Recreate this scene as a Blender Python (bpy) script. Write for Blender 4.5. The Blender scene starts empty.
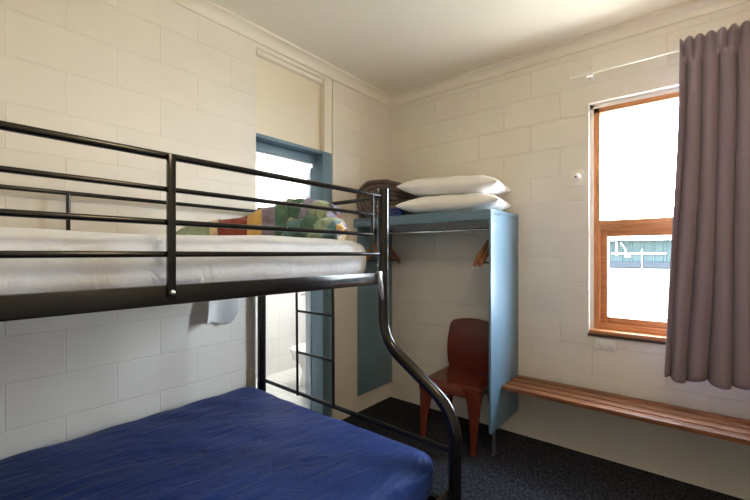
import bpy, bmesh, math, random
from math import pi, sin, cos, radians as R
from mathutils import Vector as V, Matrix, noise
random.seed(7)
sc = bpy.context.scene
col = sc.collection

# ------------------------------------------------------------------ materials
def new_mat(name):
    m = bpy.data.materials.new(name); m.use_nodes = True
    nt = m.node_tree
    return m, nt, nt.nodes['Principled BSDF']

def setin(b, **k):
    for a, v in k.items():
        a = a.replace('_', ' ')
        if a in b.inputs: b.inputs[a].default_value = v

def c4(c): return (c[0], c[1], c[2], 1)

def plain(name, c, rough=.5, metal=0., var=.06, nscale=6., bump=0., bscale=60., bdist=.002, coat=0., spec=.5):
    """solid paint / plastic / metal with faint procedural variation and optional grain"""
    m, nt, b = new_mat(name)
    setin(b, Roughness=rough, Metallic=metal, Coat_Weight=coat, Specular_IOR_Level=spec)
    tc = nt.nodes.new('ShaderNodeTexCoord')
    n = nt.nodes.new('ShaderNodeTexNoise'); n.inputs['Scale'].default_value = nscale; n.inputs['Detail'].default_value = 4
    nt.links.new(tc.outputs['Object'], n.inputs['Vector'])
    mx = nt.nodes.new('ShaderNodeMix'); mx.data_type = 'RGBA'
    mx.inputs[6].default_value = c4([x*(1-var) for x in c]); mx.inputs[7].default_value = c4([min(1, x*(1+var)) for x in c])
    nt.links.new(n.outputs['Fac'], mx.inputs[0]); nt.links.new(mx.outputs[2], b.inputs['Base Color'])
    if bump:
        n2 = nt.nodes.new('ShaderNodeTexNoise'); n2.inputs['Scale'].default_value = bscale; n2.inputs['Detail'].default_value = 5
        nt.links.new(tc.outputs['Object'], n2.inputs['Vector'])
        bp = nt.nodes.new('ShaderNodeBump'); bp.inputs['Strength'].default_value = bump; bp.inputs['Distance'].default_value = bdist
        nt.links.new(n2.outputs['Fac'], bp.inputs['Height']); nt.links.new(bp.outputs['Normal'], b.inputs['Normal'])
    return m

def block_wall(name, axis, uoff, voff, c, bw=.41, bh=.2, mortar=.004, depth=.0015):
    """painted concrete block: courses laid out in world metres"""
    m, nt, b = new_mat(name)
    setin(b, Roughness=.62)
    g = nt.nodes.new('ShaderNodeNewGeometry')
    sp = nt.nodes.new('ShaderNodeSeparateXYZ'); nt.links.new(g.outputs['Position'], sp.inputs[0])
    cb = nt.nodes.new('ShaderNodeCombineXYZ')
    def add(sock, v, to):
        a = nt.nodes.new('ShaderNodeMath'); a.operation = 'ADD'; a.inputs[1].default_value = v
        nt.links.new(sock, a.inputs[0]); nt.links.new(a.outputs[0], to)
    add(sp.outputs[axis], uoff, cb.inputs[0]); add(sp.outputs['Z'], voff, cb.inputs[1])
    br = nt.nodes.new('ShaderNodeTexBrick'); br.offset = .5; br.offset_frequency = 2; br.squash = 1
    for k, v in (('Scale', 1), ('Mortar Size', mortar), ('Mortar Smooth', .6), ('Brick Width', bw), ('Row Height', bh), ('Bias', 0)):
        br.inputs[k].default_value = v
    br.inputs['Color1'].default_value = c4(c); br.inputs['Color2'].default_value = c4([x*.965 for x in c]); br.inputs['Mortar'].default_value = c4([x*.98 for x in c])
    nt.links.new(cb.outputs[0], br.inputs['Vector'])
    n = nt.nodes.new('ShaderNodeTexNoise'); n.inputs['Scale'].default_value = 3; n.inputs['Detail'].default_value = 5
    nt.links.new(g.outputs['Position'], n.inputs['Vector'])
    hs = nt.nodes.new('ShaderNodeMix'); hs.data_type = 'RGBA'; hs.blend_type = 'MULTIPLY'; hs.inputs[0].default_value = .12
    nt.links.new(br.outputs['Color'], hs.inputs[6]); nt.links.new(n.outputs['Fac'], hs.inputs[7])
    nt.links.new(hs.outputs[2], b.inputs['Base Color'])
    n2 = nt.nodes.new('ShaderNodeTexNoise'); n2.inputs['Scale'].default_value = 140; n2.inputs['Detail'].default_value = 4
    nt.links.new(g.outputs['Position'], n2.inputs['Vector'])
    b1 = nt.nodes.new('ShaderNodeBump'); b1.inputs['Strength'].default_value = .18; b1.inputs['Distance'].default_value = .002
    nt.links.new(n2.outputs['Fac'], b1.inputs['Height'])
    b2 = nt.nodes.new('ShaderNodeBump'); b2.invert = True; b2.inputs['Strength'].default_value = 1; b2.inputs['Distance'].default_value = depth
    nt.links.new(br.outputs['Fac'], b2.inputs['Height']); nt.links.new(b1.outputs['Normal'], b2.inputs['Normal'])
    nt.links.new(b2.outputs['Normal'], b.inputs['Normal'])
    return m

def tile_mat(name, axes, c, bw, bh, grout):
    m, nt, b = new_mat(name); setin(b, Roughness=.25)
    g = nt.nodes.new('ShaderNodeNewGeometry'); sp = nt.nodes.new('ShaderNodeSeparateXYZ'); nt.links.new(g.outputs['Position'], sp.inputs[0])
    cb = nt.nodes.new('ShaderNodeCombineXYZ')
    nt.links.new(sp.outputs[axes[0]], cb.inputs[0]); nt.links.new(sp.outputs[axes[1]], cb.inputs[1])
    br = nt.nodes.new('ShaderNodeTexBrick'); br.offset = 0
    for k, v in (('Scale', 1), ('Mortar Size', .003), ('Brick Width', bw), ('Row Height', bh)): br.inputs[k].default_value = v
    br.inputs['Color1'].default_value = c4(c); br.inputs['Color2'].default_value = c4([x*.97 for x in c]); br.inputs['Mortar'].default_value = c4(grout)
    nt.links.new(cb.outputs[0], br.inputs['Vector']); nt.links.new(br.outputs['Color'], b.inputs['Base Color'])
    return m

def wood(name, dark, light, axis='X', scale=9., rough=.4):
    m, nt, b = new_mat(name); setin(b, Roughness=rough)
    tc = nt.nodes.new('ShaderNodeTexCoord'); mp = nt.nodes.new('ShaderNodeMapping')
    s = [14., 14., 14.]; s['XYZ'.index(axis)] = 1.
    mp.inputs['Scale'].default_value = s
    nt.links.new(tc.outputs['Object'], mp.inputs['Vector'])
    n = nt.nodes.new('ShaderNodeTexNoise'); n.inputs['Scale'].default_value = scale; n.inputs['Detail'].default_value = 6; n.inputs['Distortion'].default_value = .6
    nt.links.new(mp.outputs[0], n.inputs['Vector'])
    r = nt.nodes.new('ShaderNodeValToRGB'); r.color_ramp.elements[0].position = .32; r.color_ramp.elements[1].position = .7
    r.color_ramp.elements[0].color = c4(dark); r.color_ramp.elements[1].color = c4(light)
    nt.links.new(n.outputs['Fac'], r.inputs[0]); nt.links.new(r.outputs[0], b.inputs['Base Color'])
    bp = nt.nodes.new('ShaderNodeBump'); bp.inputs['Strength'].default_value = .15; bp.inputs['Distance'].default_value = .001
    nt.links.new(n.outputs['Fac'], bp.inputs['Height']); nt.links.new(bp.outputs['Normal'], b.inputs['Normal'])
    return m

def cloth(name, c, rough=.85, wr=.5, wscale=(6, 6, 6), wdist=.02, weave=0., var=.08, sheen=.2, transl=0.):
    """fabric: broad creases plus a fine weave"""
    m, nt, b = new_mat(name); setin(b, Roughness=rough, Sheen_Weight=sheen, Specular_IOR_Level=.2)
    tc = nt.nodes.new('ShaderNodeTexCoord')
    mp = nt.nodes.new('ShaderNodeMapping'); mp.inputs['Scale'].default_value = wscale
    nt.links.new(tc.outputs['Object'], mp.inputs['Vector'])
    n = nt.nodes.new('ShaderNodeTexNoise'); n.inputs['Scale'].default_value = 1; n.inputs['Detail'].default_value = 5; n.inputs['Distortion'].default_value = .8
    nt.links.new(mp.outputs[0], n.inputs['Vector'])
    b1 = nt.nodes.new('ShaderNodeBump'); b1.inputs['Strength'].default_value = wr; b1.inputs['Distance'].default_value = wdist
    nt.links.new(n.outputs['Fac'], b1.inputs['Height'])
    last = b1
    w = nt.nodes.new('ShaderNodeTexNoise'); w.inputs['Scale'].default_value = 400; w.inputs['Detail'].default_value = 2
    mp2 = nt.nodes.new('ShaderNodeMapping'); mp2.inputs['Scale'].default_value = (.5, .5, 2.)
    nt.links.new(tc.outputs['Object'], mp2.inputs['Vector']); nt.links.new(mp2.outputs[0], w.inputs['Vector'])
    if weave:
        b2 = nt.nodes.new('ShaderNodeBump'); b2.inputs['Strength'].default_value = weave; b2.inputs['Distance'].default_value = .001
        nt.links.new(w.outputs['Fac'], b2.inputs['Height']); nt.links.new(b1.outputs['Normal'], b2.inputs['Normal']); last = b2
    nt.links.new(last.outputs['Normal'], b.inputs['Normal'])
    mx = nt.nodes.new('ShaderNodeMix'); mx.data_type = 'RGBA'
    mx.inputs[6].default_value = c4([x*(1-var) for x in c]); mx.inputs[7].default_value = c4([min(1, x*(1+var)) for x in c])
    nt.links.new((w if weave else n).outputs['Fac'], mx.inputs[0]); nt.links.new(mx.outputs[2], b.inputs['Base Color'])
    if transl:
        t = nt.nodes.new('ShaderNodeBsdfTranslucent'); nt.links.new(mx.outputs[2], t.inputs['Color'])
        ms = nt.nodes.new('ShaderNodeMixShader'); ms.inputs[0].default_value = transl
        out = nt.nodes['Material Output']
        nt.links.new(b.outputs[0], ms.inputs[1]); nt.links.new(t.outputs[0], ms.inputs[2]); nt.links.new(ms.outputs[0], out.inputs['Surface'])
    return m

def glass_mat(name):
    m, nt, b = new_mat(name); nt.nodes.remove(b)
    out = nt.nodes['Material Output']
    t = nt.nodes.new('ShaderNodeBsdfTransparent'); t.inputs[0].default_value = (.97, .985, .98, 1)
    g = nt.nodes.new('ShaderNodeBsdfGlossy'); g.inputs['Roughness'].default_value = .01
    f = nt.nodes.new('ShaderNodeFresnel'); f.inputs[0].default_value = 1.45
    ms = nt.nodes.new('ShaderNodeMixShader')
    ge = nt.nodes.new('ShaderNodeNewGeometry'); iv = nt.nodes.new('ShaderNodeMath'); iv.operation = 'SUBTRACT'; iv.inputs[0].default_value = 1
    nt.links.new(ge.outputs['Backfacing'], iv.inputs[1])
    mu = nt.nodes.new('ShaderNodeMath'); mu.operation = 'MULTIPLY'
    nt.links.new(f.outputs[0], mu.inputs[0]); nt.links.new(iv.outputs[0], mu.inputs[1]); nt.links.new(mu.outputs[0], ms.inputs[0]); nt.links.new(t.outputs[0], ms.inputs[1]); nt.links.new(g.outputs[0], ms.inputs[2])
    nt.links.new(ms.outputs[0], out.inputs['Surface'])
    return m

def carpet_mat():
    m, nt, b = new_mat('carpet'); setin(b, Roughness=.95, Specular_IOR_Level=.1)
    g = nt.nodes.new('ShaderNodeNewGeometry')
    mp = nt.nodes.new('ShaderNodeMapping'); mp.inputs['Scale'].default_value = (90, 30, 1)
    nt.links.new(g.outputs['Position'], mp.inputs['Vector'])
    v = nt.nodes.new('ShaderNodeTexNoise'); v.inputs['Scale'].default_value = 1; v.inputs['Detail'].default_value = 3
    nt.links.new(mp.outputs[0], v.inputs['Vector'])
    r = nt.nodes.new('ShaderNodeValToRGB'); r.color_ramp.elements[0].position = .38; r.color_ramp.elements[1].position = .68
    r.color_ramp.elements[0].color = (.010, .011, .015, 1); r.color_ramp.elements[1].color = (.046, .048, .062, 1)
    nt.links.new(v.outputs['Fac'], r.inputs[0]); nt.links.new(r.outputs[0], b.inputs['Base Color'])
    n = nt.nodes.new('ShaderNodeTexNoise'); n.inputs['Scale'].default_value = 220
    nt.links.new(g.outputs['Position'], n.inputs['Vector'])
    bp = nt.nodes.new('ShaderNodeBump'); bp.inputs['Strength'].default_value = .8; bp.inputs['Distance'].default_value = .006
    nt.links.new(n.outputs['Fac'], bp.inputs['Height']); nt.links.new(bp.outputs['Normal'], b.inputs['Normal'])
    return m

CREAM = (.80, .765, .695)
M = {}
M['wall_left'] = block_wall('painted_block_left', 'Y', 1.896+.414*20, -.03, CREAM, .414)
M['wall_back'] = block_wall('painted_block_back', 'X', -1.32+.41*20, .05, CREAM, .41, .2, .004, .0021)
M['wall_plain'] = plain('painted_wall', CREAM, .6, bump=.2, bscale=120)
M['ceiling'] = plain('ceiling_paint', (.78, .74, .655), .8, var=.03, nscale=3, bump=.3, bscale=90, bdist=.003)
M['trim'] = plain('cornice_paint', (.78, .74, .66), .5, var=.02)
M['infill'] = plain('infill_paint', (.76, .70, .58), .5, var=.03)
M['blue'] = plain('blue_paint', (.14, .235, .315), .42, var=.04, nscale=3)
M['blue_board'] = plain('blue_board_paint', (.13, .222, .305), .38, var=.04, nscale=3)
M['black'] = plain('black_enamel', (.007, .007, .008), .16, var=.1, spec=.5)
M['steel'] = plain('brushed_steel', (.6, .6, .62), .3, 1., var=.05)
M['grey_steel'] = plain('galvanised_steel', (.25, .26, .28), .4, .8, var=.1)
M['chrome'] = plain('chrome', (.8, .8, .82), .12, 1., var=.02)
M['sheet'] = cloth('white_sheet', (.74, .79, .89), .8, .6, (5, 9, 9), .02, var=.02)
M['bluesheet'] = cloth('blue_sheet', (.0045, .026, .155), .62, 1., (16, 5, 8), .02, var=.25, sheen=.05)
M['pillow'] = cloth('pillow_cotton', (.84, .845, .85), .85, .35, (9, 9, 9), .018, var=.02)
M['blanket'] = cloth('brown_wool', (.135, .10, .093), .95, .35, (14, 14, 14), .01, .6, var=.2, sheen=.4)
M['navy'] = cloth('navy_fabric', (.02, .045, .2), .8, .3, (9, 9, 9), .01)
M['towel'] = cloth('white_cloth', (.80, .80, .80), .9, .3, (10, 10, 10), .008, .3, var=.03, transl=.15)
M['curtain'] = cloth('curtain_fabric', (.30, .24, .305), .9, .12, (20, 20, 3), .004, .7, var=.22, sheen=.25, transl=.12)
M['plastic'] = plain('brown_plastic', (.135, .027, .014), .22, var=.06, bump=.08, bscale=300, bdist=.0006)
M['white_plastic'] = plain('white_plastic', (.78, .78, .76), .35, var=.02)
M['dark_plastic'] = plain('dark_plastic', (.03, .03, .03), .4)
M['window_wood'] = wood('window_timber', (.42, .165, .06), (.62, .29, .13), 'Z', 7, .32)
M['window_wood_h'] = wood('window_timber_rail', (.42, .165, .06), (.62, .29, .13), 'X', 7, .32)
M['sill_under'] = plain('dark_timber', (.06, .03, .025), .6)
M['bench'] = wood('bench_timber', (.13, .046, .016), (.29, .115, .042), 'X', 6, .5)
M['hanger'] = wood('hanger_timber', (.16, .06, .025), (.36, .17, .08), 'X', 6, .35)
M['glass'] = glass_mat('window_glass')
M['carpet'] = carpet_mat()
M['tile_wall'] = tile_mat('bath_tile', ('Y', 'Z'), (.85, .85, .84), .2, .2, (.72, .72, .71))
M['tile_floor'] = tile_mat('bath_floor_tile', ('X', 'Y'), (.72, .72, .70), .1, .1, (.5, .5, .49))
M['white_paint'] = plain('white_paint', (.85, .85, .84), .5, var=.02)
M['porcelain'] = plain('porcelain', (.82, .83, .83), .12, var=.01, coat=.5)
M['teal'] = plain('teal_cladding', (.021, .029, .030), 1., var=.05, spec=0)
M['grey_clad'] = plain('grey_beam', (.017, .019, .023), 1., spec=0)
M['pale_clad'] = plain('pale_panel', (.11, .11, .107), .6)
M['concrete'] = plain('concrete_ground', (.55, .49, .40), .9, var=.1, nscale=1.5, bump=.3, bscale=20)
QC = [('red', (.22, .05, .035)), ('mustard', (.55, .36, .12)), ('violet', (.20, .18, .26)), ('green', (.075, .15, .115)), ('sage', (.30, .38, .28)),
      ('cream', (.62, .50, .32)), ('bluegreen', (.12, .24, .27)), ('lavender', (.27, .27, .42)), ('dark', (.06, .06, .06))]
QM = [cloth('quilt_'+n, c, .9, .5, (26, 26, 26), .014, 0, var=.45) for n, c in QC]
QI = {n: i for i, (n, c) in enumerate(QC)}

# ------------------------------------------------------------------ mesh helpers
def box(bm, x0, x1, y0, y1, z0, z1, bev=0., seg=2, mi=0):
    vs = [bm.verts.new((x, y, z)) for x in (x0, x1) for y in (y0, y1) for z in (z0, z1)]
    fs = [(0, 1, 3, 2), (4, 6, 7, 5), (0, 4, 5, 1), (2, 3, 7, 6), (0, 2, 6, 4), (1, 5, 7, 3)]
    faces = [bm.faces.new([vs[i] for i in f]) for f in fs]
    for f in faces: f.material_index = mi
    if bev:
        es = list({e for f in faces for e in f.edges})
        r = bmesh.ops.bevel(bm, geom=es, offset=bev, segments=seg, affect='EDGES', profile=.5)
        for f in r['faces']: f.material_index = mi

def tube(bm, pts, r, n=12, caps=True, prof=None):
    """sweep a circle (or a given 2-D profile) along a polyline"""
    pts = [V(p) for p in pts]
    rad = r if isinstance(r, (list, tuple)) else [r]*len(pts)
    rings = []; up = None
    for i, p in enumerate(pts):
        t = ((pts[min(i+1, len(pts)-1)] - p).normalized() + (p - pts[max(i-1, 0)]).normalized()).normalized()
        if up is None:
            up = V((0, 0, 1)) if abs(t.z) < .9 else V((0, 1, 0))
        u = (up - t*up.dot(t)).normalized(); w = t.cross(u); up = u
        ring = []
        for k in range(n):
            a = 2*pi*k/n
            ring.append(bm.verts.new(p + (u*cos(a) + w*sin(a))*rad[i]))
        rings.append(ring)
    for a, b in zip(rings, rings[1:]):
        for k in range(n): bm.faces.new((a[k], a[(k+1) % n], b[(k+1) % n], b[k]))
    if caps:
        bm.faces.new(rings[0][::-1]); bm.faces.new(rings[-1])

def fillet(pts, rs, seg=7):
    pts = [V(p) for p in pts]; out = [pts[0]]
    for i in range(1, len(pts)-1):
        p, a, b = pts[i], (pts[i-1]-pts[i]).normalized(), (pts[i+1]-pts[i]).normalized()
        r = rs[i-1]
        for k in range(seg+1):
            t = k/seg
            out.append((p+a*r)*(1-t)**2 + p*2*t*(1-t) + (p+b*r)*t*t)
    out.append(pts[-1]); return out

def lathe(bm, prof, org=(0, 0, 0), axis='Z', n=20, sx=1., sy=1.):
    rings = []
    for r, h in prof:
        ring = []
        for k in range(n):
            a = 2*pi*k/n; x, y = r*cos(a)*sx, r*sin(a)*sy
            v = (x, y, h) if axis == 'Z' else ((x, -h, y) if axis == 'Y' else (h, x, y))
            ring.append(bm.verts.new(V(v)+V(org)))
        rings.append(ring)
    for a, b in zip(rings, rings[1:]):
        for k in range(n): bm.faces.new((a[k], a[(k+1) % n], b[(k+1) % n], b[k]))
    bm.faces.new(rings[0][::-1]); bm.faces.new(rings[-1])

def grid(bm, fn, nu, nv, mi=None, closeu=False, closev=False):
    vs = [[bm.verts.new(fn(i/(nu if closeu else nu-1), j/(nv if closev else nv-1))) for j in range(nv)] for i in range(nu)]
    for i in range(nu if closeu else nu-1):
        for j in range(nv if closev else nv-1):
            f = bm.faces.new((vs[i][j], vs[(i+1) % nu][j], vs[(i+1) % nu][(j+1) % nv], vs[i][(j+1) % nv]))
            if mi: f.material_index = mi((i+.5)/nu, (j+.5)/nv)
    return vs

def prism(bm, poly, a0, a1, axis='Y'):
    """extrude a 2-D polygon along an axis"""
    def P(p, a):
        return (p[0], a, p[1]) if axis == 'Y' else ((a, p[0], p[1]) if axis == 'X' else (p[0], p[1], a))
    A = [bm.verts.new(P(p, a0)) for p in poly]; B = [bm.verts.new(P(p, a1)) for p in poly]
    n = len(poly)
    for k in range(n): bm.faces.new((A[k], A[(k+1) % n], B[(k+1) % n], B[k]))
    bm.faces.new(A[::-1]); bm.faces.new(B)

def obj(name, bm, m, parent=None, smooth=True, loc=None, rot=None, angle=40):
    bmesh.ops.recalc_face_normals(bm, faces=bm.faces[:])
    me = bpy.data.meshes.new(name); bm.to_mesh(me); bm.free()
    for mm in (m if isinstance(m, list) else [m]): me.materials.append(mm if not isinstance(mm, str) else M[mm])
    o = bpy.data.objects.new(name, me); col.objects.link(o)
    if smooth:
        me.polygons.foreach_set('use_smooth', [True]*len(me.polygons))
        me.set_sharp_from_angle(angle=R(angle))
    if loc: o.location = loc
    if rot: o.rotation_euler = rot
    if parent: o.parent = parent
    return o

def mod_subsurf(o, lv=2):
    s = o.modifiers.new('smooth', 'SUBSURF'); s.levels = lv; s.render_levels = lv

def mod_solid(o, t, off=-1):
    s = o.modifiers.new('thickness', 'SOLIDIFY'); s.thickness = t; s.offset = off

def tag(o, label, cat, group=None):
    o['label'] = label; o['category'] = cat
    if group: o['group'] = group
    return o

def thing(name, label, cat, loc=(0, 0, 0), rotz=0., group=None):
    o = bpy.data.objects.new(name, None); col.objects.link(o)
    o.location = loc; o.rotation_euler = (0, 0, rotz); o.empty_display_size = .1
    return tag(o, label, cat, group)

def struct(name, bm, m, parent=None, smooth=False):
    o = obj(name, bm, m, parent, smooth)
    if parent is None: o['kind'] = 'structure'
    return o

def cp(root, label, loc, rotz):
    r = root.copy(); col.objects.link(r); r['label'] = label; r.location = loc; r.rotation_euler = (0, 0, rotz)
    for ch in list(root.children):
        c = ch.copy(); col.objects.link(c); c.parent = r
    return r

B = bmesh.new
def nz(p, s=1., o=0): return noise.noise(V(p)*s + V((o*7.3, o*3.1, o*5.7)))

# ------------------------------------------------------------------ room shell
XR, YF, ZC = 3.35, -3.75, 2.87
bm = B(); box(bm, -.1, XR, YF, 0, -.12, 0); struct('floor', bm, 'carpet')
bm = B(); box(bm, -.2, XR+.2, YF-.2, .2, ZC, ZC+.15); struct('ceiling', bm, 'ceiling')
D0, D1 = -1.498, -.778                      # doorway in the left wall
bm = B(); box(bm, -.2, 0, YF, D0, -.12, ZC); box(bm, -.2, 0, D1, .2, -.12, ZC); struct('wall_left', bm, 'wall_left')
WX0, WX1, WZ0, WZ1 = 1.709, 2.66, .835, 2.421  # window opening in the back wall
bm = B()
box(bm, 0, WX0, 0, .2, -.12, ZC); box(bm, WX1, XR, 0, .2, -.12, ZC)
box(bm, WX0, WX1, 0, .2, -.12, WZ0); box(bm, WX0, WX1, 0, .2, WZ1, ZC)
struct('wall_back', bm, 'wall_back')
bm = B(); box(bm, XR, XR+.2, YF, .2, -.12, ZC); struct('wall_right', bm, 'wall_plain')
bm = B(); box(bm, -.2, XR+.2, YF-.2, YF, -.12, ZC); struct('wall_front', bm, 'wall_plain')
# coved cornices
cove = [(0, 2.797), (.012, 2.797), (.014, 2.806)] + [(.014+.052*(1-cos(a)), 2.806+.05*sin(a)) for a in [R(t) for t in range(0, 91, 15)]] + [(.07, 2.858), (.07, ZC), (0, ZC)]
bm = B(); prism(bm, cove, YF, 0, 'Y'); struct('trim_1', bm, 'trim', smooth=True)
bm = B(); prism(bm, [(-p[0], p[1]) for p in cove], 0, XR, 'X'); struct('trim_2', bm, 'trim', smooth=True)

# ------------------------------------------------------------------ doorway to the bathroom
door = bpy.data.objects.new('door_1', None); col.objects.link(door); door['kind'] = 'structure'
bm = B()                                     # full height frame: cream above the transom
box(bm, -.14, -.06, D0, D0+.03, 2.2, ZC, .004); box(bm, -.14, -.012, D1-.082, D1, 2.2, ZC, .004)
box(bm, -.14, -.012, D0+.002, D1-.082, 2.775, ZC, .004)
box(bm, -.13, -.03, D0+.03, D1-.082, 2.745, 2.775, .003)
obj('door_frame', bm, 'trim', door)
bm = B(); box(bm, -.10, -.065, D0+.03, D1-.082, 2.2, 2.745); obj('infill_panel', bm, 'infill', door)
bm = B()
box(bm, -.14, -.06, D0, D0+.03, 0, 2.2, .004); box(bm, -.14, -.012, D1-.1, D1, 0, 2.2, .004)
obj('jamb', bm, 'blue', door)
bm = B(); box(bm, -.14, -.012, D0+.002, D1-.1, 2.175, 2.2, .004); box(bm, -.15, -.10, D0+.002, D1-.1, 2.112, 2.175, .004)
obj('transom', bm, 'blue', door)
leaf = obj('door_leaf', (lambda b: (box(b, -.64, 0, -.019, .019, .015, 2.092, .003), b)[1])(B()), 'blue', door, loc=(-.155, D1-.075, 0), rot=(0, 0, R(-37)))
bm = B(); tube(bm, [(-.30, -.02, 1.40), (-.30, -.05, 1.40), (-.30, -.06, 1.36), (-.30, -.055, 1.325), (-.30, -.075, 1.31)], .006, 8); lathe(bm, [(.02, 0), (.02, .006)], (-.30, -.019, 1.40), 'Y', 14)
obj('coat_hook', bm, 'white_plastic', leaf)
bm = B(); tube(bm, [(-.585, -.02, 1.0), (-.585, -.06, 1.0), (-.48, -.065, 1.0)], .009, 10); box(bm, -.605, -.565, -.026, -.019, .92, 1.08, .004)
obj('door_handle', bm, 'steel', leaf)

# bathroom beyond
bm = B(); box(bm, -1.6, -.1, -2.4, 1.2, -.12, 0); struct('floor_bathroom', bm, 'tile_floor')
bm = B(); box(bm, -1.6, -1.47, -2.4, 1.2, 0, 2.6); struct('wall_bathroom_far', bm, 'tile_wall')
bm = B(); box(bm, -1.47, -.2, .21, .33, 0, 2.6); struct('wall_bathroom_end', bm, 'white_paint')
bm = B(); box(bm, -1.47, -.2, -2.52, -2.4, 0, 2.6); struct('wall_bathroom_near', bm, 'white_paint')
bm = B(); box(bm, -1.6, -.2, -2.4, 1.2, 2.6, 2.7); struct('ceiling_bathroom', bm, 'white_paint')

t = thing('toilet', 'white porcelain toilet on the bathroom tiles beyond the open door', 'toilet', (-.88, .205, 0), -pi/2)
bm = B(); lathe(bm, [(.10, 0), (.105, .04), (.09, .14), (.11, .22), (.17, .29), (.185, .345), (.185, .366), (.15, .366), (.10, .30), (.02, .27)], (.43, 0, 0), 'Z', 28, 1.22, 1.); box(bm, 0, .32, -.1, .1, 0, .36, .03, 3)
obj('bowl', bm, 'porcelain', t)
bm = B(); lathe(bm, [(.19, .367), (.198, .374), (.195, .395), (.17, .402)], (.43, 0, 0), 'Z', 28, 1.22, 1.); obj('seat_lid', bm, 'white_plastic', t)
bm = B(); box(bm, 0.0, .17, -.2, .2, .362, .76, .03, 4); obj('cistern', bm, 'porcelain', t)
bm = B(); lathe(bm, [(.025, .76), (.025, .77), (.02, .775)], (.085, 0, 0), 'Z', 16); obj('flush_button', bm, 'chrome', t)

# ------------------------------------------------------------------ window
win = bpy.data.objects.new('window_1', None); col.objects.link(win); win['kind'] = 'structure'
FY0, FY1 = .045, .13
bm = B()
box(bm, WX0+.022, WX0+.06, FY0, FY1, .86, WZ1-.03, .003); box(bm, WX1-.06, WX1-.022, FY0, FY1, .86, WZ1-.03, .003)
obj('window_frame', bm, 'window_wood', win)
bm = B()
box(bm, WX0+.022, WX1-.022, FY0, FY1, WZ1-.065, WZ1-.03, .003)
box(bm, WX0+.06, WX1-.06, FY0, FY1, 1.54, 1.615, .004)
box(bm, WX0+.06, WX1-.06, FY0, FY1, .865, .905, .003)
obj('window_rail', bm, 'window_wood_h', win)
bm = B()
box(bm, WX0, WX0+.022, FY0+.005, FY1, .86, WZ1, .002); box(bm, WX1-.022, WX1, FY0+.005, FY1, .86, WZ1, .002); box(bm, WX0, WX1, FY0+.005, FY1, WZ1-.03, WZ1, .002)
obj('reveal_packing', bm, 'white_paint', win)
bm = B(); SX0, SX1, SZ0, SZ1 = WX0+.058, WX1-.058, .904, 1.542
box(bm, SX0, SX0+.045, FY0+.02, FY1+.01, SZ0, SZ1, .003); box(bm, SX1-.045, SX1, FY0+.02, FY1+.01, SZ0, SZ1, .003)
box(bm, SX0+.045, SX1-.045, FY0+.02, FY1+.01, SZ0, SZ0+.048, .003); box(bm, SX0+.045, SX1-.045, FY0+.02, FY1+.01, SZ1-.04, SZ1, .003)
sash = obj('sash', bm, 'window_wood_h', win)
bm = B(); box(bm, SX0+.045, SX1-.045, FY0+.045, FY0+.05, SZ0+.048, SZ1-.04); obj('pane', bm, 'glass', sash, False)
bm = B(); box(bm, WX0+.06, WX1-.06, FY0+.04, FY0+.045, 1.615, WZ1-.065); obj('pane', bm, 'glass', win, False)
bm = B(); box(bm, WX0+.005, WX1-.005, -.022, FY0+.03, .84, .866, .005); obj('window_sill', bm, 'window_wood_h', win)
bm = B(); box(bm, WX0-.004, WX1+.004, -.016, -.001, .822, .839, .002); obj('sill_apron', bm, 'sill_under', win)
bm = B()
box(bm, 2.145, 2.165, FY0+.004, FY0+.019, .90, .96, .004); lathe(bm, [(.014, 0), (.016, .012), (.010, .02)], (2.155, FY0+.012, .942), 'Y', 14)
tube(bm, [(2.155, FY0-.005, .945), (2.142, FY0-.014, .965), (2.128, FY0-.016, .972)], .006, 8); tube(bm, [(2.155, FY0-.005, .925), (2.168, FY0-.01, .905)], .006, 8)
tube(bm, [(2.155, FY0-.005, .945), (2.170, FY0-.012, .968), (2.178, FY0-.012, .974)], .005, 8)
obj('window_latch', bm, 'chrome', win)

# ------------------------------------------------------------------ outside
bm = B(); box(bm, -30, 34, .25, 45, -.75, -.6); struct('ground_outside', bm, 'concrete')
t = thing('outbuilding', 'low shed with teal cladding above pale doors outside the window', 'building', (0, 10, -.6))
bm = B()
x = -7.0
while x < 9:
    box(bm, x, x+.2, 0, .02, 1.75, 2.36, .004, 1); box(bm, x+.2, x+.25, -.018, .02, 1.75, 2.36, .004, 1); x += .25
box(bm, -7, 9, .02, 4, 0, 2.36); obj('wall', bm, 'teal', t)
bm = B(); prism(bm, [(-.35, 2.37), (4.3, 2.95), (4.3, 3.03), (-.35, 2.45)], -7.3, 9.3, 'X'); obj('roof', bm, 'pale_clad', t)
bm = B(); box(bm, -7, 9, -.05, -.001, 1.60, 1.75); obj('beam', bm, 'grey_clad', t)
for k, x in enumerate((-5.6, -2.2, 1.2, 4.6)):
    bm = B()
    for q in range(12): box(bm, x-1.45, x+1.45, -.012, .015, .02+q*.13, .02+q*.13+.12, .004, 1)
    d = obj('roller_door', bm, 'pale_clad', t)
for x in (-.52, 2.92):
    bm = B(); box(bm, x-.1, x+.1, -.06, 0, 0, 1.6); obj('post', bm, 'pale_clad', t)
bm = B()
tube(bm, [(.5, -.07, 1.99), (1.75, -.07, 1.99)], .018, 8); tube(bm, [(.62, -.07, 1.94), (.62, -.07, 2.3)], .014, 8)
tube(bm, [(.83, -.07, 1.9), (.83, -.07, 2.12), (.72, -.07, 2.28)], .014, 8); tube(bm, [(1.22, -.08, 2.1), (1.22, -.08, 1.55), (1.4, -.08, 1.55)], .014, 8)
tube(bm, [(.83, -.07, 1.9), (.95, -.07, 1.9)], .014, 8)
obj('white_marks', bm, 'white_paint', t)  # thin white tubes tracing unidentified pale marks over the cladding

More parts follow.
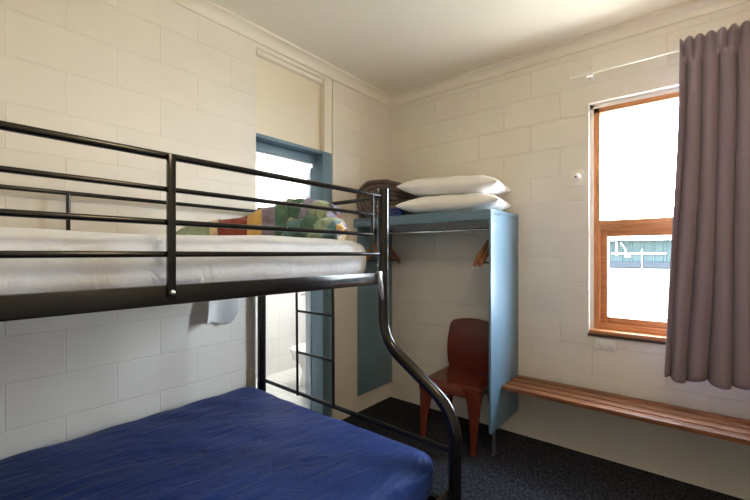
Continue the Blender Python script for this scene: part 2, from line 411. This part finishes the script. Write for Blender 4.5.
# ------------------------------------------------------------------ bunk bed
XF, YB, YH = 1.11, -1.54, -3.56              # front rail plane, foot plane, head plane
XB, XL = .06, 1.49                           # back posts, lower front posts
bed = thing('bunk_bed', 'black tubular steel bunk bed, single bunk over a wider double bunk', 'bunk bed')
PR = .027
for y in (YB, YH):
    yb = y + .045 if y == YB else y
    bm = B(); tube(bm, [(XB, yb, 0), (XB, yb, 1.672)], PR, 20); lathe(bm, [(.03, 1.668), (.03, 1.682), (.024, 1.686)], (XB, yb, 0), 'Z', 20)
    p = obj('back_post', bm, 'black', bed)
    bm = B(); tube(bm, fillet([(XF, y, 1.695), (XF, y, .975), (XL, y, .722), (XL, y, 0)], (.11, .12)), PR, 22)
    p = obj('front_post', bm, 'black', bed)
for nm, z, r, y1 in (('guard_rail', 1.66, .0105, YB), ('guard_rail', 1.567, .0075, -1.625), ('guard_rail', 1.474, .0085, -1.625), ('guard_rail', 1.384, .0085, YB)):
    bm = B(); tube(bm, [(XF, YH, z), (XF, y1, z)], r, 12); obj(nm, bm, 'black', bed)
bm = B(); box(bm, XF-.018, XF+.012, YH+.02, YB-.045, 1.241, 1.297, .004); obj('side_rail', bm, 'black', bed)
bm = B(); box(bm, XB-.005, XB+.025, YH+.02, YB+.02, 1.241, 1.297, .004); obj('side_rail', bm, 'black', bed)
bm = B(); box(bm, XB+.025, XF-.02, YB-.02, YB+.005, 1.241, 1.297, .004); obj('end_rail', bm, 'black', bed)
for y in (-2.525, -3.3):
    bm = B(); box(bm, XF+.006, XF+.02, y-.011, y+.011, 1.262, 1.665, .002)
    u = obj('upright', bm, 'black', bed)
    bm = B(); lathe(bm, [(.007, 0), (.007, .005), (.004, .007)], (XF+.02, y, 1.277), 'X', 12); obj('bolt', bm, 'steel', u)
bm = B(); tube(bm, [(XF, -1.622, 1.384), (XF, -1.622, 1.66)], .0085, 12); obj('upright', bm, 'black', bed)
bm = B(); box(bm, XF+.0, XF+.022, -1.60, -1.575, 1.245, 1.302, .003); tube(bm, [(XF+.012, -1.585, 1.27), (XF+.014, -1.575, 1.23), (XF+.014, -1.563, 1.17)], [.012, .011, .006], 10)
obj('rail_bracket', bm, 'steel', bed)
bm = B(); tube(bm, [(XB, YH, 1.66), (XB, YB+.045, 1.66)], .0105, 12); obj('guard_rail', bm, 'black', bed)
for y in (-2.52, -3.2):
    bm = B(); tube(bm, [(XB, y, 1.27), (XB, y, 1.66)], .0085, 12); obj('upright', bm, 'black', bed)
bm = B(); tube(bm, [(XB, YB+.045, 1.655), (XF, YB, 1.655)], .0105, 12); obj('foot_rail', bm, 'black', bed)
bm = B(); tube(bm, [(.575, YB, 1.27), (.575, YB, 1.655)], .0085, 12); obj('upright', bm, 'black', bed)
lad = obj('ladder', (lambda b: (tube(b, [(.468, YB, 1.25), (.478, YB, .56)], .0075, 10), tube(b, [(.768, YB, 1.25), (.773, YB, .56)], .0085, 10), b)[2])(B()), 'black', bed)
for z in (1.052, .812):
    bm = B(); tube(bm, [(.47, YB, z), (.77, YB, z)], .0075, 10); obj('rung', bm, 'black', lad)
bm = B(); tube(bm, [(XB, YB+.045, .557), (XL, YB, .557)], .0115, 12); obj('crossbar', bm, 'black', bed)
bm = B(); box(bm, XL-.028, XL+.004, YH, YB-.02, .345, .402, .004); obj('side_rail', bm, 'black', bed)
bm = B(); box(bm, XB-.03, XB-.004, YH, YB+.02, .345, .402, .004); obj('side_rail', bm, 'black', bed)
bm = B(); box(bm, XB+.02, XL-.01, YB-.02, YB+.008, .30, .345, .004); obj('end_rail', bm, 'black', bed)
for z0, x1 in ((1.243, XF-.018), (.346, XL-.028)):
    bm = B()
    y = YH+.06
    while y < YB-.1: box(bm, XB+.02, x1, y, y+.06, z0, z0+.012); y += .12
    obj('bed_slats', bm, 'black', bed)

def mattress_mesh(x0, x1, y0, y1, z0, z1, r, nx=40, ny=60, disp=None, bulge=0.):
    bm = B()
    cx, cy, cz = (x0+x1)/2, (y0+y1)/2, (z0+z1)/2; hx, hy, hz = (x1-x0)/2, (y1-y0)/2, (z1-z0)/2
    bmesh.ops.create_cube(bm, size=2)
    bmesh.ops.subdivide_edges(bm, edges=bm.edges[:], cuts=31, use_grid_fill=True)
    for v in bm.verts:
        p = V((v.co.x*hx, v.co.y*hy, v.co.z*hz))
        q = V((max(-hx+r, min(hx-r, p.x)), max(-hy+r, min(hy-r, p.y)), max(-hz+min(r, hz*.98), min(hz-min(r, hz*.98), p.z))))
        d = p - q
        # keep density near the edges
        if d.length > 1e-6: p = q + d.normalized()*min(r, max(abs(d.x), abs(d.y), abs(d.z)))
        p += V((cx, cy, cz))
        if disp: p = disp(p, V((v.co.x, v.co.y, v.co.z)))
        v.co = p
    return bm

# top mattress in its white sheet
def d1(p, u):
    n = nz((p.x*3, p.y*2.2, p.z*5), 1, 1)*.012 + nz((p.x*9, p.y*4, p.z*9), 1, 2)*.006
    k = 1 if u.z > -.95 else 0
    p.z += n*k*.9 - .005*abs(u.x)**2
    p.x += nz((p.y*3, p.z*7, 0), 1, 4)*.012 * (1 if u.x > .5 else 0)
    p.y += nz((p.x*5, p.z*7, 2), 1, 5)*.010 * (1 if u.y > .5 else 0)
    return p
bm = mattress_mesh(.155, 1.073, -3.5, -1.575, 1.262, 1.453, .075, disp=d1)
tm = obj('mattress', bm, 'sheet'); mod_subsurf(tm, 1)
tag(tm, 'single mattress in a white fitted sheet on the top bunk', 'mattress')
# lower double mattress + blue sheet
bm = mattress_mesh(.16, 1.41, -3.5, -1.605, .36, .53, .05)
lm = obj('mattress', bm, 'sheet'); tag(lm, 'double mattress under a royal blue sheet on the lower bunk', 'mattress')
def d2(p, u):
    s = (p.x*.8 + p.y*.6)
    w = nz((s*2.2, (p.y*.8-p.x*.6)*9, 0), 1, 3)*.010 + nz((s*5, (p.y*.7-p.x*.7)*18, 0), 1, 6)*.006 + nz((p.x*2, p.y*2, 0), 1, 9)*.006
    if u.z > .5: p.z += w
    else:
        p.x += nz((p.y*9, p.z*2, 0), 1, 4)*.014*(1 if u.x > .9 else 0); p.y += nz((p.x*9, p.z*2, 3), 1, 5)*.012*(1 if u.y > .9 else 0)
    return p
bm = mattress_mesh(.066, 1.448, -3.52, -1.575, .37, .565, .075, disp=d2)
bs = obj('sheet', bm, 'bluesheet', lm); mod_subsurf(bs, 1)
bs['label'] = 'royal blue bed sheet'

# patchwork quilt dumped at the foot of the top bunk
def loft(bm, spine, nu=34, nv=22, wr=.02, seed=0, mi=None, flat=.7):
    """spine: list of (x, y, zc, half_depth, half_height); closed cross sections perpendicular to the spine"""
    n = len(spine)
    def S(u):
        f = u*(n-1); i = min(int(f), n-2); t = f-i; t = t*t*(3-2*t)
        return [a*(1-t)+b*t for a, b in zip(spine[i], spine[i+1])]
    d = V((spine[-1][0]-spine[0][0], spine[-1][1]-spine[0][1], 0)).normalized(); q = V((-d.y, d.x, 0))
    def fn(u, v):
        x, y, z, hw, hh = S(u); a = 2*pi*v
        ca, sa = cos(a), sin(a)
        e = lambda c: math.copysign(abs(c)**flat, c)
        p = V((x, y, z)) + q*(e(ca)*hw) + V((0, 0, e(sa)*hh))
        k = nz((u*7+seed, ca*1.5, sa*1.5), 1, seed)*wr + nz((u*16+seed, ca*3, sa*3), 1, seed+1)*wr*.5
        nrm = (q*ca + V((0, 0, sa)))
        p += nrm*k
        return p
    vs = grid(bm, fn, nu, nv, mi, closev=True)
    bm.faces.new(vs[0][::-1]); bm.faces.new(vs[-1])
def qa(u, v):
    if u < .27: return QI['green'] if v < .3 else QI['sage']
    if u < .32: return QI['cream']
    if u < .53: return QI['red'] if (u*23) % 1 < .86 else QI['mustard']
    if u < .60: return QI['mustard']
    if u < .73: return QI['violet']
    if u > .80 and (v > .54 and v < .80): return QI['cream']
    if u > .93: return QI['bluegreen'] if v < .35 else QI['sage']
    return QI['green']
def qb(u, v):
    if u < .16: return QI['sage']
    k = int(u*7 + v*3)
    return [QI['sage'], QI['bluegreen'], QI['sage'], QI['green'], QI['lavender'], QI['sage']][k % 6] if u < .8 else [QI['lavender'], QI['dark']][int(v*9) % 2]
def qc(u, v):
    k = int(u*6 + v*4)
    return [QI['bluegreen'], QI['green'], QI['sage'], QI['bluegreen'], QI['green'], QI['sage']][k % 6] if u < .84 else [QI['mustard'], QI['lavender'], QI['cream']][int(v*8) % 3]
bm = B()
loft(bm, [(.31, -2.16, 1.466, .05, .012), (.34, -2.10, 1.486, .10, .036), (.42, -1.98, 1.497, .15, .054), (.49, -1.88, 1.506, .16, .064), (.55, -1.80, 1.532, .17, .088), (.60, -1.735, 1.555, .15, .105), (.625, -1.70, 1.55, .10, .085)], 70, 40, .018, 1, qa)
loft(bm, [(.57, -1.75, 1.60, .05, .04), (.63, -1.68, 1.598, .13, .068), (.70, -1.635, 1.60, .14, .068), (.77, -1.605, 1.59, .14, .065), (.83, -1.59, 1.575, .12, .058), (.865, -1.585, 1.56, .07, .03)], 56, 40, .026, 5, qb)
loft(bm, [(.62, -1.77, 1.495, .06, .03), (.67, -1.71, 1.51, .12, .055), (.74, -1.655, 1.515, .15, .06), (.82, -1.615, 1.51, .14, .055), (.885, -1.60, 1.505, .11, .05), (.925, -1.60, 1.495, .06, .02)], 56, 40, .026, 9, qc)
q = obj('quilt', bm, QM, angle=180); mod_subsurf(q, 1)
tag(q, 'crumpled patchwork quilt in green, red and mustard on the top bunk', 'quilt')

# white cloth hanging down between bunk and wall
def tw(u, v):
    y = -1.868 + .25*u - .02*v*u; z0 = 1.30; z1 = .962 + .05*max(0, u-.55)*2 + .012*sin(u*9)
    z = z0*(1-v)+z1*v
    x = .034 + .034*v*sin(u*pi*2.6+.3+v*1.4) + .01*sin(u*11+v*3)*v + .012*v
    if u > .75: z += (u-.75)*.35*v
    return V((x, y + .012*sin(v*4+u*6)*v, z))
bm = B(); grid(bm, tw, 34, 26); o = obj('cloth', bm, 'towel', angle=180); mod_solid(o, .003)
tag(o, 'white cloth hanging against the wall below the top bunk', 'cloth')

# ------------------------------------------------------------------ wardrobe
WY, WX = -.53, 1.229
w = thing('wardrobe', 'open pale blue wardrobe with top shelf and hanging rail in the corner', 'wardrobe')
bm = B(); box(bm, .001, WX-.0, WY, -.003, 1.662, 1.684, .002); obj('top_shelf', bm, 'blue_board', w)
bm = B(); box(bm, .001, WX-.0, WY-.003, WY+.018, 1.612, 1.6615, .003); obj('fascia', bm, 'blue_board', w)
bm = B(); box(bm, WX-.018, WX, WY+.001, -.003, .185, 1.6615, .004); sp = obj('side_panel', bm, 'blue_board', w)
bm = B()
box(bm, WX-.0005, WX+.0008, WY+.035, WY+.16, 1.648, 1.6525); box(bm, WX-.0005, WX+.0008, WY+.035, WY+.10, 1.603, 1.607); box(bm, WX-.0005, WX+.0008, WY+.035, WY+.041, 1.603, 1.618)
obj('panel_joint', bm, 'dark_plastic', sp)
bm = B(); box(bm, .002, .022, -.485, -.003, .15, 1.6115, .003); obj('side_panel', bm, 'blue', w)
bm = B(); box(bm, WX-.034, WX-.018, -.43, -.41, 0, .36, .002); box(bm, WX-.034, WX-.018, -.44, -.40, 0, .006, .001); obj('leg', bm, 'grey_steel', w)
bm = B(); tube(bm, [(.022, -.27, 1.565), (WX-.018, -.27, 1.565)], .0115, 14); hr = obj('hanging_rail', bm, 'chrome', w)
for x, s in ((WX-.018, -1), (.022, 1)):
    bm = B(); lathe(bm, [(.03, 0), (.03, .006*s), (.018, .012*s), (.018, .03*s)], (x, -.27, 1.565), 'X', 18); obj('rail_bracket', bm, 'grey_steel', hr)

def hanger(label, x, rz, tilt=0):
    t = thing('coat_hanger', label, 'coat hanger', (x, -.27, 1.565), rz, 'coat hangers in the wardrobe')
    bm = B()
    def arm(s):
        pts = [(0, 0, -.085), (.035*s, 0, -.092), (.13*s, .004, -.165), (.225*s, .012, -.238), (.236*s, .014, -.252)]
        pts = fillet(pts, (.02, .03, .02), 4)
        rings = []
        for i, p in enumerate(pts):
            k = i/(len(pts)-1); hw = .009+.006*sin(k*pi)+.005*k; hh = .017 + .006*sin(k*pi)
            rings.append([bm.verts.new(V(p)+V((0, hw*cos(a), hh*sin(a)))) for a in [2*pi*j/10 for j in range(10)]])
        for a, b in zip(rings, rings[1:]):
            for k in range(10): bm.faces.new((a[k], a[(k+1) % 10], b[(k+1) % 10], b[k]))
        bm.faces.new(rings[0][::-1]); bm.faces.new(rings[-1])
    arm(1); arm(-1)
    obj('shoulder', bm, 'hanger', t)
    bm = B(); tube(bm, [(-.225, .01, -.243), (.225, .01, -.243)], .0055, 10); obj('trouser_bar', bm, 'dark_plastic', t)
    bm = B()
    hk = [(0, 0, -.11), (0, 0, -.045)] + [(.0152*cos(a)*1.0, 0, .0005+.0152*sin(a)) for a in [R(d) for d in range(-80, 190, 18)]]
    tube(bm, hk, .0019, 8); obj('hook', bm, 'steel', t)
    return t
hanger('wooden coat hanger on the rail next to the right wardrobe panel', WX-.062, R(87))
hanger('wooden coat hanger second along from the right wardrobe panel', WX-.112, R(90))
hanger('wooden coat hanger on the rail showing right of the bunk post', .128, R(87))
hanger('wooden coat hanger nearest the left wall, partly behind the bunk post', .066, R(92))

# pillows on the wardrobe
def pillow(name, loc, rz, a, b, h, seed, label, tilt=(0, 0)):
    bm = B(); n = 34
    def half(s):
        def fn(u, v):
            x, y = 2*u-1, 2*v-1
            t = (max(0, 1-abs(x)**3.6)*max(0, 1-abs(y)**3.2))**.5
            px = a*x*(1-.055*(1-y*y)); py = b*y*(1-.10*(1-x*x))
            wr = nz((x*3, y*3, s*2), 1, seed)*.012*t + nz((x*8, y*6, s*3), 1, seed+3)*.005*t
            return V((px, py, s*h*t*(1 if s > 0 else .8) + wr))
        return fn
    grid(bm, half(1), n, n); grid(bm, half(-1), n, n)
    bmesh.ops.remove_doubles(bm, verts=bm.verts[:], dist=.0008)
    o = obj(name, bm, 'pillow', loc=loc, rot=(R(tilt[0]), R(tilt[1]), rz), angle=180); mod_subsurf(o, 1)
    return tag(o, label, 'pillow', 'white pillows on the wardrobe')
pillow('pillow', (.85, -.325, 1.748), R(9), .395, .24, .075, 1, 'white pillow lying directly on the wardrobe shelf, under the other pillow')
pillow('pillow', (.845, -.315, 1.884), R(9), .39, .24, .076, 4, 'white pillow on top of the pair on the wardrobe', (0, 2))

# folded brown blanket (fold loops face the bunk)
def ribbon(path, th, depth0, depth1, bm):
    pts = [V((p[0], 0, p[1])) for p in path]; L, Rr = [], []
    for i, p in enumerate(pts):
        t = (pts[min(i+1, len(pts)-1)]-pts[max(i-1, 0)]).normalized(); nn = V((-t.z, 0, t.x))
        L.append(p+nn*th/2); Rr.append(p-nn*th/2)
    loop = L + Rr[::-1]
    nd = 10; rings = []
    for k in range(nd):
        y = depth0 + (depth1-depth0)*k/(nd-1)
        rings.append([bm.verts.new(V((q.x + nz((q.x*9, y*6, q.z*9), 1, 2)*.010, y + nz((q.x*7, k*.1, q.z*7), 1, 8)*.012, q.z + nz((q.x*8, y*7, 3), 1, 5)*.007))) for q in loop])
    m = len(loop)
    for a, b in zip(rings, rings[1:]):
        for k in range(m): bm.faces.new((a[k], a[(k+1) % m], b[(k+1) % m], b[k]))
    for ring, fl in ((rings[0], False), (rings[-1], True)):   # caps as quad strips
        for k in range(m//2-1): bm.faces.new((ring[k], ring[k+1], ring[m-2-k], ring[m-1-k]))
def arcp(cx, cz, r, a0, a1, n=7): return [(cx+r*cos(R(a0+(a1-a0)*k/n)), cz+r*sin(R(a0+(a1-a0)*k/n))) for k in range(n+1)]
bm = B()
z = 1.702
path = [(.46, z)] + arcp(.165, z+.143, .143, 270, 90, 12) + [(.33, z+.275), (.46, z+.222)]
ribbon(path, .030, -.505, -.05, bm)
path2 = [(.46, z+.03)] + arcp(.18, z+.14, .107, 270, 90, 10) + [(.32, z+.238), (.455, z+.185)]
ribbon(path2, .030, -.50, -.065, bm)
path3 = [(.45, z+.06)] + arcp(.195, z+.137, .071, 270, 90, 8) + [(.32, z+.200), (.445, z+.15)]
ribbon(path3, .028, -.49, -.07, bm)
path4 = [(.44, z+.09)] + arcp(.215, z+.133, .034, 270, 90, 6) + [(.32, z+.162), (.435, z+.115)]
ribbon(path4, .026, -.485, -.075, bm)
o = obj('blanket', bm, 'blanket', angle=180)
tag(o, 'grey-brown wool blanket rolled on the wardrobe beside the pillows', 'blanket')
bm = B()
for k in range(3): box(bm, .335, .50-.01*k, -.515+.004*k, -.455, 1.6855+.022*k, 1.706+.022*k, .009, 3)
o = obj('folded_sheet', bm, 'navy'); tag(o, 'navy folded cloth peeking out between the blanket and lower pillow', 'cloth')

# ------------------------------------------------------------------ moulded chair
ch = thing('chair', 'glossy red-brown moulded plastic chair standing inside the open wardrobe', 'chair', (.885, -.27, 0), R(4))
def seat_fn(u, v):
    x = (2*u-1); y = (2*v-1)                 # y=-1 front
    wdt = .243 - .033*v
    z = .452 - .016*(1-x*x)*(1-.3*y*y) + .006*y
    if v < .12: z -= .028*((.12-v)/.12)**2
    z -= .02*max(0, abs(x)-.86)/.14
    return V((x*wdt, -.232+.412*v, z))
bm = B()
vs = grid(bm, seat_fn, 25, 25)
bot = [[bm.verts.new(vs[i][j].co - V((0, 0, .012))) for j in range(25)] for i in range(25)]
for i in range(24):
    for j in range(24): bm.faces.new((bot[i][j], bot[i][j+1], bot[i+1][j+1], bot[i+1][j]))
# skirt hanging under the rim
def skirt(idx, depth):
    top = [vs[i][j].co.copy() for i, j in idx]
    lo = []
    n = len(top)
    for k, p in enumerate(top):
        d = depth*1
        out = V((p.x, p.y+.0, 0)); out = out.normalized()*.004 if out.length else out
        out *= .0
        lo.append(p - V((0, 0, d)) + out)
    A = [vs[i][j] for i, j in idx]; Bv = [bm.verts.new(p) for p in lo]
    for k in range(n-1): bm.faces.new((A[k], A[k+1], Bv[k+1], Bv[k]))
    C = [bm.verts.new(p - V((p.x, p.y, 0)).normalized()*.008) for p in lo]
    D = [bot[i][j] for i, j in idx]
    for k in range(n-1): bm.faces.new((Bv[k], Bv[k+1], C[k+1], C[k])); bm.faces.new((C[k], C[k+1], D[k+1], D[k]))
skirt([(i, 0) for i in range(25)], .038); skirt([(0, j) for j in range(25)], .038); skirt([(24, j) for j in range(25)], .038); skirt([(i, 24) for i in range(25)], .03)
obj('seat', bm, 'plastic', ch, angle=50)
def back_fn(u, v):
    x = 2*u-1
    top = .852 - .018*x*x
    z = .44 + (top-.44)*v
    wd = .185 + .012*sin(v*pi) - .006*v
    if v > .86: wd *= 1 - .13*((v-.86)/.14)**3
    if v < .1: wd *= .98
    y = .175 + .075*v*v - .015*sin(v*pi) - .030*x*x*(.4+.6*v) + .02*(1-v)*x*x
    return V((x*wd, y, z))
bm = B(); grid(bm, back_fn, 25, 29)
bk = obj('backrest', bm, 'plastic', ch, angle=180); mod_solid(bk, .016, 0)
bv = bk.modifiers.new('edge', 'BEVEL'); bv.width = .006; bv.segments = 3; bv.limit_method = 'ANGLE'; bv.angle_limit = R(40)
def leg(x0, y0, x1, y1, wt, wb, dt, db):
    bm = B(); n = 12; rings = []
    for k in range(n+1):
        t = k/n; z = .428*(1-t); f = t**.55
        cx, cy = x0+(x1-x0)*t, y0+(y1-y0)*t; hw = wt*(1-f)+wb*f; hd = dt*(1-f)+db*f
        sx = -1 if x0 > 0 else 1; sy = 1 if y0 < 0 else -1
        r = []
        for a in range(16):
            an = 2*pi*a/16; e = lambda c: math.copysign(abs(c)**.55, c)
            r.append(bm.verts.new((cx + sx*hw*(1-t)*.55 + e(cos(an))*hw, cy + sy*hd*(1-t)*.3 + e(sin(an))*hd, z)))
        rings.append(r)
    for a, b in zip(rings, rings[1:]):
        for k in range(16): bm.faces.new((a[k], a[(k+1) % 16], b[(k+1) % 16], b[k]))
    bm.faces.new(rings[0]); bm.faces.new(rings[-1][::-1])
    obj('leg', bm, 'plastic', ch, angle=60)
leg(.21, -.224, .192, -.262, .072, .016, .03, .014); leg(-.21, -.224, -.192, -.262, .072, .016, .03, .014)
leg(.18, .165, .19, .205, .05, .015, .03, .014); leg(-.18, .165, -.19, .205, .05, .015, .03, .014)

# ------------------------------------------------------------------ slatted bench
b = thing('bench', 'slatted timber wall bench running from the wardrobe below the window', 'bench')
BX0 = WX+.002
for k in range(4):
    y0 = -.356 + k*.087
    bm = B(); box(bm, BX0, XR-.01, y0, y0+.068, .436, .463, .004); obj('slat', bm, 'bench', b)
for x in (BX0+.02, XR-.08):
    bm = B(); box(bm, x, x+.025, -.345, 0, .415, .4355, .002); br = obj('bracket', bm, 'grey_steel', b)
    bm = B(); tube(bm, [(x+.012, -.33, .417), (x+.012, -.28, .382)], .006, 8); obj('brace', bm, 'grey_steel', br)

# ------------------------------------------------------------------ curtain and its track
cu = thing('curtain', 'mauve-grey pleated curtain drawn to the side of the window', 'curtain')
CN = 12.
def cf(u, v):
    z1 = 2.612 - .0*u; z0 = .672 + .012*sin(u*CN*2*pi*.5+1)
    z = z1 + (z0-z1)*v
    zt = z1 - z
    head = max(0., min(1., 1-(zt-.055)/.09))                   # pinch zone
    fl = min(1., zt/1.9)
    x = 2.205 - .078*fl**1.6*(1-u)**2 + .86*u
    ph = u*CN*pi + .55*sin(u*11.)*fl*.6 + .2*sin(u*5+v*2.2)
    body = min(1, max(0, zt-.10)/.35)**.8
    a1 = .012 + .062*body + .010*fl + .014*sin(u*17+1)*body
    cusp = 2*abs(cos(ph))**.75 - 1
    hcusp = 2*abs(cos(1.5*ph+.3))**.8 - 1
    y = -.160 - a1*cusp*(1-.75*head) - .017*hcusp*head*(1+.3*sin(u*31))
    x += .014*sin(2*ph)*body + .008*sin(z*3+u*20)*fl
    y += .010*nz((u*9, z*1.7, 0), 1, 3)*body
    if zt < .04: z += .007*hcusp
    return V((x, y, z))
bm = B(); grid(bm, cf, 420, 70); fb = obj('drape', bm, 'curtain', cu, angle=180); mod_solid(fb, .0025, 0)
rl = thing('curtain_track', 'thin white curtain track fixed to the block wall above the window', 'curtain track')
bm = B(); box(bm, 1.62, 3.2, -.106, -.094, 2.581, 2.597, .003); obj('track', bm, 'white_plastic', rl)
for x in (1.735, 2.5, 3.1):
    bm = B(); box(bm, x-.012, x+.012, -.094, -.002, 2.585, 2.591, .001); box(bm, x-.018, x+.018, -.006, -.001, 2.57, 2.60, .002); box(bm, x-.022, x+.022, -.112, -.09, 2.566, 2.581, .002)
    obj('track_bracket', bm, 'white_plastic', rl)
bm = B(); box(bm, 1.612, 1.62, -.112, -.09, 2.578, 2.6, .002); obj('end_stop', bm, 'white_plastic', rl)

# ------------------------------------------------------------------ wall fittings
t = thing('power_outlet', 'white double power outlet on the wall just below the window sill', 'power outlet', (1.81, 0, .772))
bm = B(); box(bm, -.058, .058, -.010, -.0005, -.036, .036, .004, 3); obj('plate', bm, 'white_plastic', t)
for x in (-.03, .03):
    bm = B(); box(bm, x-.005, x+.005, -.014, -.010, .012, .026, .001); obj('switch', bm, 'white_plastic', t)
    bm = B()
    for dx, rz in ((-.008, .5), (.008, -.5)):
        vs0 = len(bm.verts); box(bm, -.0012, .0012, -.0106, -.0099, -.005, .005)
        bm.verts.ensure_lookup_table()
        for v in bm.verts[vs0:]: v.co = Matrix.Rotation(rz, 3, 'Y') @ v.co + V((x+dx, 0, -.008))
    box(bm, x-.0012, x+.0012, -.0106, -.0099, -.024, -.015)
    obj('socket', bm, 'dark_plastic', t)
t = thing('wall_button', 'round white button on a square plate on the wall beside the window', 'wall button', (1.635, 0, 1.915))
bm = B(); box(bm, -.042, .042, -.007, -.0005, -.058, .058, .003); obj('plate', bm, plain('plate_cream', (.78, .745, .67), .4), t)
bm = B(); lathe(bm, [(.026, .007), (.028, .012), (.027, .024), (.018, .034), (.006, .036)], (0, 0, .006), 'Y', 24); kn = obj('button', bm, 'white_plastic', t)
bm = B(); lathe(bm, [(.006, .034), (.006, .038), (.003, .039)], (0, 0, .006), 'Y', 12); obj('button_centre', bm, 'dark_plastic', kn)

# ------------------------------------------------------------------ light
world = bpy.data.worlds.new('sky'); sc.world = world; world.use_nodes = True
nt = world.node_tree; bg = nt.nodes['Background']
tc = nt.nodes.new('ShaderNodeTexCoord'); sp = nt.nodes.new('ShaderNodeSeparateXYZ'); nt.links.new(tc.outputs['Generated'], sp.inputs[0])
rp = nt.nodes.new('ShaderNodeValToRGB'); rp.color_ramp.elements[0].position = 0; rp.color_ramp.elements[1].position = .6
rp.color_ramp.elements[0].color = (.90, .95, 1, 1); rp.color_ramp.elements[1].color = (.66, .81, 1, 1)
nt.links.new(sp.outputs['Z'], rp.inputs[0]); nt.links.new(rp.outputs[0], bg.inputs['Color']); bg.inputs['Strength'].default_value = 52.0

def light(kind, name, loc, energy, color=(1, 1, 1), rot=(0, 0, 0), size=1., size_y=None):
    l = bpy.data.lights.new(name, kind); l.energy = energy; l.color = color
    if kind == 'AREA':
        l.shape = 'RECTANGLE' if size_y else 'SQUARE'; l.size = size
        if size_y: l.size_y = size_y
    o = bpy.data.objects.new(name, l); col.objects.link(o); o.location = loc; o.rotation_euler = rot
    return o
s = light('SUN', 'sun', (0, 0, 10), 24., (1, .93, .82))
s.rotation_euler = V((-.5, -.05, -.86)).to_track_quat('-Z', 'Y').to_euler(); s.data.angle = R(1)
p = light('AREA', 'window_portal', ((WX0+WX1)/2, .19, (WZ0+WZ1)/2), 1, rot=(R(-90), 0, 0), size=WX1-WX0, size_y=WZ1-WZ0)
p.data.cycles.is_portal = True
light('AREA', 'bathroom_lamp', (-.95, .02, 2.5), 32., (1, .98, .95), size=.4)
bl = light('POINT', 'bedroom_lamp', (2.35, -2.2, 2.6), 31., (1, .77, .47)); bl.data.shadow_soft_size = .16

# ------------------------------------------------------------------ camera and colour
cam = bpy.data.cameras.new('camera'); co = bpy.data.objects.new('camera', cam); col.objects.link(co)
co.location = (2.253, -3.009, 1.386); co.rotation_euler = (R(90), 0, R(39.1))
cam.sensor_width = 36; cam.lens = 388/750*36; cam.shift_y = 3.5/750; cam.clip_start = .02
sc.camera = co
sc.view_settings.view_transform = 'Standard'; sc.view_settings.look = 'None'
sc.view_settings.gamma = 1; sc.view_settings.exposure = 0; sc.view_settings.use_curve_mapping = False
cy = sc.cycles
cy.use_denoising = True; cy.max_bounces = 12; cy.diffuse_bounces = 8; cy.sample_clamp_indirect = 0
